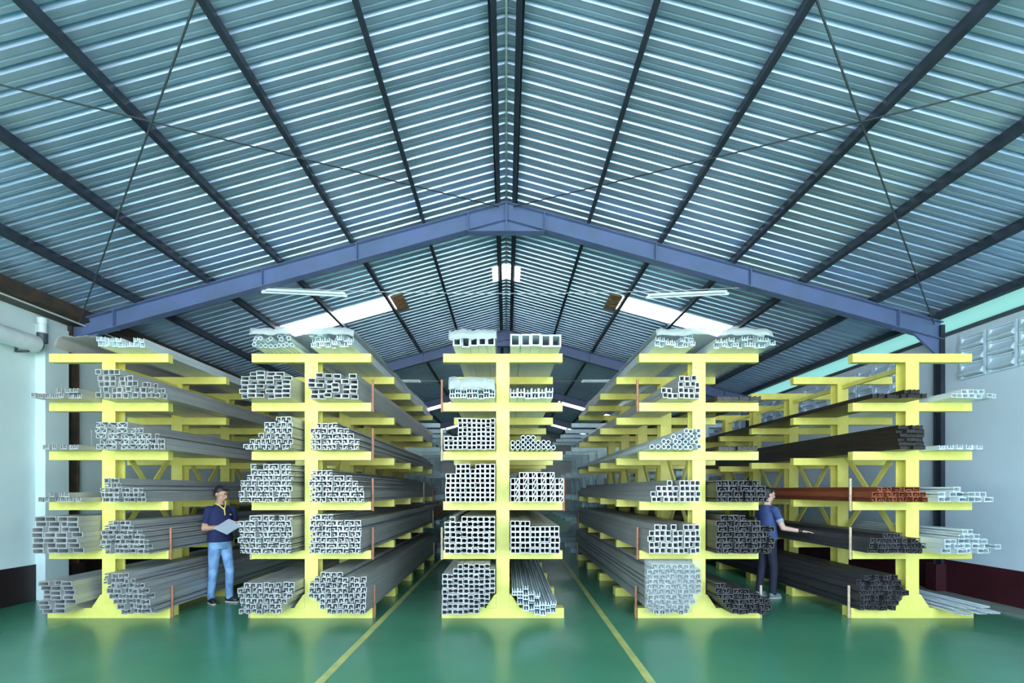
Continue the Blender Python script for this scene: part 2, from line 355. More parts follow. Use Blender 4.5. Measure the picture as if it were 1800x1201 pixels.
# ------------------------------------------------------------ cantilever racks
D1 = 6.25; SP = 1.29
ARM = [.13, .875, 1.507, 2.154, 2.786, 3.42]      # top of base and of the five arms
CX = [-5.14, -2.52, -.045, 2.49, 5.25]
AH = .11
def rack_meshes(m):
    R = {}
    bm = bmesh.new(); w_ = .085; dp = .17; t = .012; zt = ARM[5]-.001   # H-section post
    box(bm, -w_, 0, .13, w_, t, zt); box(bm, -w_, dp-t, .13, w_, dp, zt); box(bm, -.008, t, .13, .008, dp-t, zt)
    R['post'] = mesh(bm, 'post', m)
    for s, nm in ((-1, 'arm_l'), (1, 'arm_r')):
        bm = bmesh.new(); a, b = sorted((s*.086, s*.765))
        box(bm, a, .0, -AH, b, .008, 0); box(bm, a, .008, -AH, b, .09, -AH+.008); box(bm, a, .008, -.008, b, .09, 0)
        e = s*.765; box(bm, min(e, e+s*.006), 0, -AH, max(e, e+s*.006), .09, 0)
        R[nm] = mesh(bm, 'arm', m)
    bm = bmesh.new(); box(bm, -.79, 0, 0, .79, .09, .008); box(bm, -.79, 0, .008, .79, .008, .122); box(bm, -.79, 0, .122, .79, .17, .13)
    box(bm, -.79, .162, 0, .79, .17, .122); 
    for e in (-.79, .782): box(bm, e, .008, .008, e+.008, .162, .122)
    R['base'] = mesh(bm, 'base_beam', m)
    for s, nm in ((-1, 'gus_l'), (1, 'gus_r')):
        bm = bmesh.new(); prism(bm, [(s*.086, .131), (s*.22, .131), (s*.21, .15), (s*.11, .30), (s*.086, .31)], 'y', .0, .15); R[nm] = mesh(bm, 'gusset', m)
    # X brace bars between frames
    for nm, z0, z1 in (('br_a', .98, 2.30), ('br_b', 2.30, .98)):
        bm = bmesh.new(); v = Vector((0, SP-.17, z1-z0)); L = v.length
        mt = Matrix.Translation((0, .17, z0)) @ v.to_track_quat('Y', 'Z').to_matrix().to_4x4()
        dx = -.02 if nm == 'br_a' else .008
        box(bm, dx-.012, 0, -.035, dx+.012, L, .035, mt); R[nm] = mesh(bm, 'brace', m)
    bm = bmesh.new(); box(bm, -.02, .17, -.03, .02, SP, .03); R['tie'] = mesh(bm, 'tie_bar', m)
    return R
RY = rack_meshes('yellow'); RB = rack_meshes('blue')
bm = bmesh.new(); tube(bm, (0, 0, -.12), (0, 0, .30), .016, 8); PIN = mesh(bm, 'stop_rod', 'pin', True)
bm = bmesh.new(); tube(bm, (0, 0, -.12), (0, 0, .30), .016, 8); PIN2 = mesh(bm, 'stop_rod', 'pin2', True)
def rack(cx, y0, R, lab, group, pins=(), frames=5):
    r = obj('cantilever_rack', None, loc=(cx, y0, 0), label=lab, cat='rack', group=group)
    for f in range(frames):
        y = f*SP
        obj('base_beam', R['base'], r, (0, y, 0)); obj('post', R['post'], r, (0, y, 0))
        obj('gusset', R['gus_l'], r, (0, y, 0)); obj('gusset', R['gus_r'], r, (0, y, 0))
        for z in ARM[1:]:
            obj('arm', R['arm_l'], r, (0, y, z)); obj('arm', R['arm_r'], r, (0, y, z))
        if f < frames-1:
            obj('brace', R['br_a'], r, (0, y, 0)); obj('brace', R['br_b'], r, (0, y, 0))
            obj('tie_bar', R['tie'], r, (0, y, ARM[5]-.16))
    for f, s, lv, m in pins:
        z = ARM[lv]
        obj('stop_rod', PIN if m else PIN2, r, (s*(.81 if lv == 0 else .79), f*SP+.02, z if lv else .12), label='copper brown rod' if m else 'cream rod')
    return r
pins = [
 [(0,1,1,1),(0,1,0,1)] + [(4,1,k,1) for k in (0,1,2)],
 [(0,1,k,1) for k in (0,1,2,3,4)] + [(0,-1,0,0),(0,-1,1,0),(3,1,2,0),(4,1,2,1),(4,1,1,0),(4,1,0,0)],
 [(0,-1,4,1),(0,-1,3,0),(0,-1,1,0),(0,1,2,1)],
 [(0,-1,4,1),(0,-1,1,1),(0,-1,0,1),(4,-1,1,1),(4,-1,0,0),(0,1,0,0)],
 [(0,-1,2,0),(0,-1,1,0),(0,-1,0,0)],
]
RN = ['leftmost', 'second', 'middle', 'fourth', 'rightmost']
RL = ['yellow cantilever rack closest to the cyan wall, its outer arms lightly loaded',
      'yellow cantilever rack right of the man in jeans, fully loaded with silver profiles',
      'yellow cantilever rack between the two painted floor lines',
      'yellow rack with silver profiles on one side and dark ones on the other',
      'yellow rack beside the louvred pale blue wall, with dark and white profiles']
for i in range(5): rack(CX[i], D1, RY, RL[i], 'yellow cantilever racks in the front row', pins[i])
BLB = ['pale blue rack of the second row, behind the leftmost yellow rack', 'pale blue rack of the second row, left of the central aisle end', 'pale blue rack of the second row, behind the middle yellow rack',
       'pale blue second-row rack showing a line of posts right of the middle aisle', 'pale blue rack of the second row, behind the rightmost yellow rack']
for i in range(5): rack(CX[i], 12.75, RB, BLB[i], 'pale blue racks in the second row')

# ------------------------------------------------------------ bars: every bar is a thing of its own
def plates(kind, w_, h):
    """cross sections as lists of plates (x0,z0,x1,z1) inside w x h, or polygons"""
    t = min(w_, h)*.145; W, H = w_*.97, h*.97
    rim = [(0, 0, W, t), (0, H-t, W, H), (0, t, t, H-t), (W-t, t, W, H-t)]
    if kind == 'tube': return rim
    if kind == 'double': return rim + [((W-t)/2, t, (W+t)/2, H-t)]
    if kind == 'channel': return [(0, 0, t, H), (t, 0, W, t), (t, H-t, W, H), (W-t, t, W, H*.36), (W-t, H*.64, W, H-t)]
    if kind == 'window': return [(0, 0, t, H), (t, 0, W*.66, t), (t, H-t, W, H), (W*.66-t, t, W*.66, H*.55), (W*.66, H*.55-t, W, H*.55), (W-t, H*.78, W, H-t), (W-t, 0, W, H*.22)]
    if kind == 'track': return [(0, H-t, W, H), (0, 0, t, H-t), (W-t, H*.25, W, H-t), (t, 0, W*.55, t), (W*.55-t, t, W*.55, H*.5)]
    if kind == 'strip': return [(0, 0, W, t*1.6), (0, t*1.6, t, H), (W*.45, t*1.6, W*.45+t, H*.8), (W-t, t*1.6, W, H)]
    if kind == 'flat': return [(0, 0, W, H*.8), (0, H*.8, W*.12, H), (W*.88, H*.8, W, H)]
    if kind == 'zed': t *= .8; return [(0, 0, W, t), (0, H-t, W, H), (0, t, t, H-t), (W-t, t, W, H-t), ((W-t)/2, t, (W+t)/2, H-t)]
    if kind == 'tri': return rim[:3] + [(W-t, t, W, H*.55)]
cache = {}
def bar_mesh(kind, w_, h, m, L, seed):
    key = (kind, round(w_, 4), round(h, 4), m, round(L, 2), seed)
    if key in cache: return cache[key]
    bm = bmesh.new()
    if kind == 'round':
        n_ = 10; ro = min(w_, h)*.48; ri = ro*.72; cx_, cz = w_*.47, h*.47
        rings = []
        for rr, y in ((ro, 0), (ri, 0), (ri, L), (ro, L)):
            rings.append([bm.verts.new((cx_+rr*math.cos(a*2*math.pi/n_), y, cz+rr*math.sin(a*2*math.pi/n_))) for a in range(n_)])
        for a, b in ((0, 1), (1, 2), (2, 3), (3, 0)):
            for i in range(n_):
                j = (i+1) % n_; bm.faces.new((rings[a][i], rings[a][j], rings[b][j], rings[b][i]))
    else:
        for x0, z0, x1, z1 in plates(kind, w_, h): 
            if seed == 1: x0, x1 = w_*.97-x1, w_*.97-x0
            box(bm, x0, 0, z0, x1, L, z1)
        if kind == 'zed':
            W, H = w_*.97, h*.97; t = min(w_, h)*.116
            prism(bm, [(W/2+t/2, t), (W/2+t/2+t*1.4, t), (W-t, H-t), (W-t-t*1.4, H-t)], 'y', 0, L)
        if kind == 'tri':
            W, H = w_*.97, h*.97; t = min(w_, h)*.145
            q = [(t, H-t), (t+t*1.3, H-t), (W-t, t+t*1.3), (W-t, t)]
            if seed == 1: q = [(W-x, z) for x, z in q]
            prism(bm, q, 'y', 0, L)
    me = mesh(bm, 'bar', m, False); cache[key] = me; return me
KX = 142.9
ORD = ['first','second','third','fourth','fifth','sixth','seventh','eighth','ninth','tenth','eleventh','twelfth']
LN = ['base','lowest arm','second arm','third arm','fourth arm','top arm']
def pile(i, side, lv, p0, p1, cols, rows, ph, kind, m, name, cat, where, skip=None, df=5.95, L=6.05, jit=.045, bot=None, z0=None, tilt=0, keep=1.0, mirror=True):
    """rows: list of heights (bars per column, resampled); ph: bar height in px at the front plane"""
    X0 = (p0-890)/KX*df/5.95; X1 = (p1-890)/KX*df/5.95
    if side > 0: sh = max(0, CX[i]+.094 - X0)
    else: sh = min(0, CX[i]-.094 - X1)
    X0 += sh; X1 += sh
    if side > 0 and sh > 0 : X1 -= 0
    pw = (X1-X0)/cols; h = ph/KX
    base = (ARM[lv] if z0 is None else z0)+.001
    lab = f"{where} on {RN[i]} rack's {'left' if side < 0 else 'right'} {LN[lv]}"
    grp = f"{where}s on the {RN[i]} rack's {'left' if side < 0 else 'right'} {LN[lv]}"
    flat = max(rows) == 1
    tops = []
    for c in range(cols):
        hh = rows[int(c*len(rows)/cols)]; bt = 0 if bot is None else bot[int(c*len(bot)/cols)]
        if lv == 0 and z0 is None:
            dd = min(abs(X0+c*pw-CX[i]), abs(X0+(c+1)*pw-CX[i]))
            gz = .315-max(0, dd-.105)*1.55 if dd < .222 else 0
            bt = max(bt, math.ceil((gz-.13)/h) if gz > .13 else 0)
        for r in range(bt, hh):
            if r == hh-1 and r > 2 and random.random() < .10: continue
            x = X0+c*pw; z = base+r*h
            y = df+random.uniform(-jit, jit)
            sd = (c+r+random.choice((0, 0, 1))) % 2 if mirror else 0
            me = bar_mesh(kind, pw, h, m, L, sd)
            obj(name, me, None, (x+random.uniform(0, pw*.03), y, z), None, lab+(', ' if flat else f', {ORD[r]} row up, ')+f'{ORD[c]} from left', cat, grp)
    return X0, X1, base
S, RT, CH, WP, TP, GB, ZP, RD = ('square_tube', 'square tube'), ('rectangular_tube', 'rectangular tube'), ('channel_profile', 'channel'), ('window_profile', 'window profile'), ('track_profile', 'track profile'), ('glazing_bar', 'glazing bar'), ('z_profile', 'z profile'), ('round_tube', 'round tube')
# rack 1 (leftmost)
pile(0, 1, 5, 174, 250, 10, [2, 2, 1, 2], 8, 'strip', 'white', *GB, 'white glazing bar')
pile(0, 1, 4, 172, 256, 8, [5,5,5,5,4,4,3,3], 10, 'tube', 'alu', *S, 'silver square tube')
pile(0, 1, 4, 261, 290, 4, [3,3,2,2], 9, 'channel', 'alu', *CH, 'silver small channel')
pile(0, 1, 3, 172, 264, 10, [5,5,5,5,5,5,5,4,4,3], 9.6, 'tri', 'alu', *TP, 'silver hollow profile')
pile(0, 1, 3, 268, 290, 3, [3,2,2], 9.6, 'channel', 'alu', *CH, 'silver small channel')
pile(0, 1, 2, 178, 256, 9, [5,5,5,5,3,3,3,3,3], 8.4, 'channel', 'alu', *CH, 'silver channel')
pile(0, 1, 1, 180, 265, 9, [7,7,7,7,7,6,5,4,3,3], 8.2, 'channel', 'alu', *CH, 'silver channel')
pile(0, 1, 0, 186, 268, 11, [8,8,8,8,8,7,7,6,6,5,4], 9.0, 'channel', 'alu', *CH, 'silver channel', bot=[4,3,2,1,0,0,0,0,0,0,0])
for lv, px0, n_, rr in ((4, 68, 10, [1,1,2,2,2]), (3, 80, 9, [1]), (2, 74, 9, [1,2,2,1])):
    pile(0, -1, lv, px0, 150, n_, rr, 8.5, 'strip', 'alu', *GB, 'silver glazing bar')
pile(0, -1, 1, 76, 157, 4, [7], 9.3, 'tube', 'alu', *RT, 'silver rectangular tube')
pile(0, -1, 0, 72, 130, 3, [7], 8.3, 'tube', 'alu', *RT, 'silver rectangular tube')
# rack 2
pile(1, -1, 5, 462, 536, 9, [2,2,3,2], 8, 'round', 'white', *GB, 'white round tube', jit=.08)
pile(1, 1, 5, 545, 622, 9, [3,2,3,2], 8, 'strip', 'white', *GB, 'white glazing bar', jit=.08)
pile(1, -1, 4, 422, 513, 6, [6,6,6,6,6,6], 7.9, 'tube', 'alu', *RT, 'silver rectangular tube')
pile(1, 1, 4, 541, 625, 6, [4,5,5,5,4,5], 8.6, 'tube', 'alu', *RT, 'silver rectangular tube', jit=.06)
pile(1, -1, 3, 428, 514, 9, [1,2,2,3,5,5,6,6,6], 9.6, 'track', 'alu', *TP, 'silver track profile')
pile(1, 1, 3, 545, 632, 9, [4,5,5,5,5,4,4,3,2], 9.4, 'window', 'alu', *WP, 'silver window profile')
pile(1, -1, 2, 421, 513, 9, [4,6,7,7,7,7,7,7,7], 9.6, 'window', 'alu', *WP, 'silver window profile')
pile(1, 1, 2, 541, 636, 9, [6,6,6,6,5,5,5,4,4], 9.4, 'window', 'alu', *WP, 'silver window profile')
pile(1, -1, 1, 420, 513, 9, [6,6,7,7,7,7,7,7,7], 9.6, 'window', 'alu', *WP, 'silver window profile')
pile(1, 1, 1, 541, 632, 9, [7,7,7,7,6,6,6,6,6], 9.8, 'window', 'alu', *WP, 'silver window profile')
pile(1, -1, 0, 422, 518, 9, [5,6,6,6,6,6,6,6,6], 9.3, 'track', 'alu', *TP, 'silver track profile', bot=[0,0,0,0,0,0,0,1,2])
pile(1, 1, 0, 541, 641, 10, [6,7,8,8,8,8,8,8,7,7], 9.3, 'track', 'alu', *TP, 'silver track profile', bot=[3,2,1,0,0,0,0,0,0,0])
# rack 3 (middle)
pile(2, -1, 5, 798, 872, 5, [1], 22, 'tube', 'white', *RT, 'white rectangular tube', mirror=False)
pile(2, 1, 5, 888, 978, 5, [1], 22, 'tube', 'white', *RT, 'white rectangular tube', mirror=False)
pile(2, -1, 4, 792, 872, 8, [3,3,4,3,3,4,4,3], 7.5, 'strip', 'white', *GB, 'white glazing bar', jit=.06)
pile(2, 1, 4, 897, 972, 6, [2], 9, 'strip', 'white', *GB, 'white glazing bar', jit=.05)
pile(2, -1, 3, 782, 872, 11, [3,3,3,7,7,7,7,7,7,7,7], 7.8, 'tube', 'alu', *S, 'silver square tube')
pile(2, 1, 3, 897, 978, 9, [2,2,3,3,3,2,2,2,1], 8.5, 'round', 'white', *RD, 'white round tube')
pile(2, -1, 2, 785, 872, 10, [6,6,8,8,8,8,8,8,8,8], 8.4, 'tube', 'alu', *S, 'silver square tube')
pile(2, 1, 2, 897, 991, 6, [5,5,5,5,5,4], 10.6, 'zed', 'alu', *ZP, 'silver z-shaped profile', mirror=False)
pile(2, -1, 1, 783, 872, 9, [6,7,7,7,7,7,7,7,7], 9.3, 'channel', 'alu', *CH, 'silver channel')
pile(2, 1, 1, 897, 984, 5, [6,6,5,5,5], 9.6, 'double', 'alu', *RT, 'silver double-chamber tube')
pile(2, -1, 0, 779, 872, 10, [8,8,9,10,10,10,10,10,10,9], 8.8, 'channel', 'alu', *CH, 'silver channel', bot=[0,0,0,0,0,0,0,1,2,3])
pile(2, 1, 0, 900, 978, 8, [6,6,6,5,5,4,3,3], 8, 'strip', 'white', *GB, 'white glazing bar', bot=[2,2,1,0,0,0,0,0], jit=.10)
# rack 4
pile(3, -1, 5, 1150, 1220, 8, [2,2,2,3], 7.5, 'strip', 'white', *GB, 'white glazing bar', jit=.08)
pile(3, 1, 5, 1240, 1340, 10, [2,2,2,3,2], 7.5, 'strip', 'white', *GB, 'white glazing bar', jit=.08)
pile(3, -1, 4, 1165, 1234, 7, [2,2,1,4,4,4,4], 9.8, 'tube', 'alu', *S, 'silver square tube')
pile(3, -1, 3, 1140, 1232, 9, [1,1,2,2,3,3,4,4,4], 9.4, 'round', 'white', *RD, 'white round tube')
pile(3, -1, 2, 1145, 1232, 9, [2,3,3,4,4,4,4,4,4], 9.6, 'tube', 'alu', *S, 'silver square tube')
pile(3, -1, 1, 1140, 1232, 9, [4,5,5,5,5,5,5,5,5], 10.2, 'tube', 'alu', *S, 'silver square tube')
pile(3, -1, 0, 1140, 1236, 9, [10,10,10,10,10,10,10,10,9], 8.8, 'track', 'alu', *TP, 'silver track profile', bot=[1,0,0,0,0,0,0,1,3])
BP, DF = ('bronze_profile', 'dark profile'), ('dark_flat_bar', 'flat bar')
pile(3, 1, 4, 1262, 1340, 8, [1], 9, 'flat', 'black', *DF, 'black flat bar', df=6.1)
pile(3, 1, 3, 1262, 1330, 8, [1], 8, 'flat', 'black', *DF, 'black flat bar', df=6.1)
pile(3, 1, 2, 1256, 1346, 9, [4,4,4,4,4,4,4,4,3], 9.6, 'window', 'bronze', *BP, 'dark bronze profile')
pile(3, 1, 1, 1256, 1356, 10, [7,7,7,7,7,6,6,6,5,5], 9.6, 'window', 'bronze', *BP, 'dark bronze profile')
pile(3, 1, 0, 1256, 1350, 10, [6,6,5,5,5,5,4,4,3,3], 9.0, 'window', 'bronze', *BP, 'dark bronze profile', bot=[3,2,1,0,0,0,0,0,0,0])
# rack 5 (rightmost)
pile(4, -1, 4, 1540, 1634, 11, [1,1,1,1,1,2,2,2,1], 8, 'flat', 'black', *DF, 'black flat bar')
pile(4, -1, 3, 1585, 1634, 4, [6,6,6,6], 7.2, 'flat', 'black', *DF, 'black flat bar')
pile(4, -1, 2, 1540, 1632, 10, [2,3,3,3,3,3,3,3,3,2], 9, 'window', 'copper', 'copper_profile', 'copper profile', 'red-brown profile')
pile(4, -1, 1, 1535, 1632, 11, [3,3,4,4,4,4,4,3,3,3,2], 9, 'window', 'bronze', *BP, 'dark bronze profile')
pile(4, -1, 0, 1510, 1596, 11, [6,7,7,7,7,7,7,7,7,6,5], 9, 'window', 'bronze', *BP, 'dark bronze profile', bot=[0,0,0,0,0,0,0,0,1,2,3], df=6.15)
pile(4, 1, 4, 1668, 1752, 8, [1,2,2,1], 7.5, 'tube', 'white', *GB, 'white bar')
pile(4, 1, 3, 1650, 1725, 7, [1], 8, 'strip', 'white', *GB, 'white glazing bar', jit=.06)
pile(4, 1, 2, 1640, 1742, 8, [2,2,3,2,2,1,2,1], 9, 'channel', 'white', *GB, 'white lipped bar', jit=.08)
pile(4, 1, 1, 1645, 1742, 9, [3,3,4,5,5,4,3,3,2], 8.6, 'channel', 'white', *GB, 'white lipped bar', jit=.08)
for k in range(6):
    bm = bmesh.new(); box(bm, 0, 0, 0, .12, 5.6, .004); box(bm, 0, 0, .004, .004, 5.6, .02); box(bm, .116, 0, .004, .12, 5.6, .02)
    obj('flat_sheet_strip', mesh(bm, 'flat_sheet_strip', 'white'), None, (5.52+k*.085, 5.85+.07*((k*3) % 4), .135+.022*(k % 3)), (0, 0, -.02+.008*k),
        f'long white strip lying on the rightmost rack base, {ORD[k]} one out from the post', 'sheet strip', 'white strips lying on the rightmost base')

# second row stock, too small to pick apart: one object per colour
def far_stock(name, m, specs, lab, cat):
    bm = bmesh.new()
    for i, side, lv, hh, wd in specs:
        n_ = 7
        for c in range(n_):
            for r in range(hh):
                x = CX[i]+side*((.10 if lv else .24)+c*wd/n_) - (0 if side > 0 else wd/n_)
                z = ARM[lv]+.001+r*.075; y = 12.45+random.uniform(-.04, .04)
                W = wd/n_*.92; t = .012
                box(bm, x, y, z, x+W, y+6, z+t); box(bm, x, y, z+.06, x+W, y+6, z+.07); box(bm, x, y, z+t, x+t, y+6, z+.06); box(bm, x+W-t, y, z+t, x+W, y+6, z+.06)
    o = obj(name, mesh(bm, name, m), label=lab, cat=cat, kind='stuff')
far_stock('far_aluminium_stock', 'alu', [(0,1,1,3,.6),(0,1,3,2,.6),(1,-1,1,4,.6),(1,-1,3,3,.6),(2,1,1,2,.6),(2,-1,1,3,.6),(2,-1,3,2,.6),(3,1,1,3,.6),(4,-1,1,3,.6)],
          'silver profiles stocked in the second row of racks', 'profiles')
far_stock('far_brown_stock', 'copper', [(1,1,1,5,.62)], 'red brown profiles in the second row seen left of the middle rack', 'profiles')

# ------------------------------------------------------------ plastic films
def film(name, x0, x1, y0, y1, ztop, m, lab, amp=.03, drop=.10, front=None):
    bm = bmesh.new(); nx, ny = 22, 60; g = []
    rnd = random.Random(hash(lab) % 1000 if False else len(lab)*7)
    ph = [rnd.uniform(0, 6.28) for _ in range(12)]
    for j in range(ny+1):
        row = []
        for i in range(nx+1):
            u = i/nx; v = j/ny; x = x0+(x1-x0)*u; y = y0-.03 if j == 0 else y0+(y1-y0)*(j-1)/(ny-1)
            e = max(0, abs(u-.5)*2-.82)/.18
            z = ztop + amp*(math.sin(17*u+9*v+ph[0])*.4+math.sin(41*u-23*v+ph[1])*.35+math.sin(63*v+13*u+ph[2])*.3+rnd.uniform(-.5, .5)*.6) - drop*e**2
            if front and j == 0: z -= front
            row.append(bm.verts.new((x, y, z)))
        g.append(row)
    for j in range(ny):
        for i in range(nx): bm.faces.new((g[j][i], g[j][i+1], g[j+1][i+1], g[j+1][i]))
    me = mesh(bm, name, m, True); o = obj(name, me, label=lab, cat='plastic film')
    s = o.modifiers.new('thick', 'SOLIDIFY'); s.thickness = .002
    return o
film('plastic_film', -3.08, -1.83, 5.82, 11.9, 3.42+.195, 'film', 'crumpled clear plastic film over the bars on top of the second rack', .022, .03, .09)
film('plastic_film', 1.80, 3.20, 5.82, 11.9, 3.42+.185, 'film', 'crumpled clear plastic film on top of the second rack from right', .02, .03, .09)
film('plastic_film', -.70, -.12, 5.88, 11.9, 3.42+.185, 'film', 'crumpled plastic film over the white tubes on top of the middle rack, left half', .02, .0, .12)
film('plastic_film', -5.68, -5.05, 6.1, 12.0, 3.42+.17, 'film2', 'dusty pinkish plastic sheet on top of the leftmost rack, wall side', .012, .14)
film('plastic_film', -.70, -.14, 5.88, 11.9, 2.786+.24, 'film', 'crumpled plastic film over the white bars under the top arm of the middle rack', .02, .01, .15)
# film end of the big wrapped bundle
bm = bmesh.new(); g = []; rnd = random.Random(5); nx, nz = 16, 14
for k in range(nz+1):
    row = []
    for i in range(nx+1):
        u, v = i/nx, k/nz; x = 1.70+.705*u; z = .15+.66*v
        cut = (u > .72 and v < .28)
        y = 5.905+rnd.uniform(-.012, .012)+.10*max(0, abs(u-.5)*2-.8)*2+.10*max(0, abs(v-.5)*2-.85)*2
        row.append(bm.verts.new((x, y, z)))
    g.append(row)
for k in range(nz):
    for i in range(nx):
        if i/nx > .78 and k/nz < (i/nx-.70)*1.1: continue
        bm.faces.new((g[k][i], g[k][i+1], g[k+1][i+1], g[k+1][i]))
o = obj('bundle_film', mesh(bm, 'bundle_film', 'film3', True), label='clear plastic film wrapped over the end of the big floor-level bundle', cat='plastic film')
s_ = o.modifiers.new('thick', 'SOLIDIFY'); s_.thickness = .002
#ENDBARS
# ------------------------------------------------------------ people
class Blob:
    def __init__(s): s.bm = bmesh.new()
    def ell(s, c, r, rot=None):
        m = Matrix.Translation(c) @ (rot.to_4x4() if rot else Matrix.Identity(4)) @ Matrix.Diagonal((*r, 1))
        bmesh.ops.create_uvsphere(s.bm, u_segments=20, v_segments=14, radius=1, matrix=m)
    def cap(s, p0, p1, r0, r1, flat=1.0):
        p0, p1 = Vector(p0), Vector(p1); d = p1-p0
        q = d.to_track_quat('Z', 'Y').to_matrix().to_4x4()
        n_ = 16; rings = []
        for t_, rr in ((0, r0), (1, r1)):
            c = p0+d*t_; rings.append([s.bm.verts.new(c+(q @ Vector((rr*math.cos(a*2*math.pi/n_), rr*flat*math.sin(a*2*math.pi/n_), 0)))) for a in range(n_)])
        for i in range(n_):
            j = (i+1) % n_; s.bm.faces.new((rings[0][i], rings[0][j], rings[1][j], rings[1][i]))
        s.bm.faces.new(rings[0][::-1]); s.bm.faces.new(rings[1])
        for c, rr in ((p0, r0), (p1, r1)):
            m = Matrix.Translation(c) @ q @ Matrix.Diagonal((rr, rr*flat, rr, 1))
            bmesh.ops.create_uvsphere(s.bm, u_segments=14, v_segments=10, radius=1, matrix=m)
    def chain(s, pts, rs, flat=1.0):
        for a, b, ra, rb in zip(pts, pts[1:], rs, rs[1:]): s.cap(a, b, ra, rb, flat)
    def loft(s, rings):
        """rings: (cx, cy, z, rx, ry) closed and capped"""
        n_ = 24; R = []
        for cx_, cy, z, rx, ry in rings:
            R.append([s.bm.verts.new((cx_+rx*math.copysign(abs(math.cos(a))**.85, math.cos(a)), cy+ry*math.copysign(abs(math.sin(a))**.85, math.sin(a)), z)) for a in [i*2*math.pi/n_ for i in range(n_)]])
        for A, B in zip(R, R[1:]):
            for i in range(n_):
                j = (i+1) % n_; s.bm.faces.new((A[i], A[j], B[j], B[i]))
        s.bm.faces.new(R[0][::-1]); s.bm.faces.new(R[-1])
    def build(s, name, m, parent, vox=.009, sm=4, label=None):
        bmesh.ops.recalc_face_normals(s.bm, faces=s.bm.faces)
        me = bpy.data.meshes.new(name); s.bm.to_mesh(me); s.bm.free()
        o = bpy.data.objects.new(name, me); C.objects.link(o)
        r = o.modifiers.new('r', 'REMESH'); r.mode = 'VOXEL'; r.voxel_size = vox; r.use_smooth_shade = True
        k = o.modifiers.new('s', 'SMOOTH'); k.iterations = sm; k.factor = .5
        dg = bpy.context.evaluated_depsgraph_get(); me2 = bpy.data.meshes.new_from_object(o.evaluated_get(dg))
        o.modifiers.clear(); o.data = me2; me2.name = name; me2.materials.clear(); me2.materials.append(M[m])
        for p in me2.polygons: p.use_smooth = True
        bpy.data.meshes.remove(me); o.parent = parent
        if label: o['label'] = label
        return o
def hand(b, wrist, d, n_, side, curl):
    """palm + five fingers; d = pointing direction, n_ = palm normal, side = thumb direction"""
    wrist = Vector(wrist); d = Vector(d).normalized(); n_ = Vector(n_).normalized(); sd = d.cross(n_)*side
    palm = wrist+d*.055
    rot = Matrix((sd, d, n_)).transposed()
    b.ell(wrist+d*.048, (.040, .052, .016), rot)
    for k, (off, L) in enumerate(((.030, .068), (.010, .076), (-.010, .070), (-.029, .055))):
        p = wrist+d*.085+sd*off; pts = [wrist+d*.04+sd*off*.8, p]; dd = d.copy()
        for seg in range(3):
            dd = (dd*math.cos(curl)-n_*math.sin(curl)).normalized() if seg or curl > .1 else dd
            p = p+dd*L/3; pts.append(p)
        b.chain(pts, (.010, .0088, .0082, .0076, .0068))
    th = wrist+d*.02+sd*.030
    b.chain([wrist+d*.015+sd*.012, th, th+(d*.6+sd*.75-n_*.2).normalized()*.035, th+(d*.6+sd*.75-n_*.2).normalized()*.035+(d*.9+sd*.2-n_*.35).normalized()*.03], (.014, .0125, .0105, .0085))
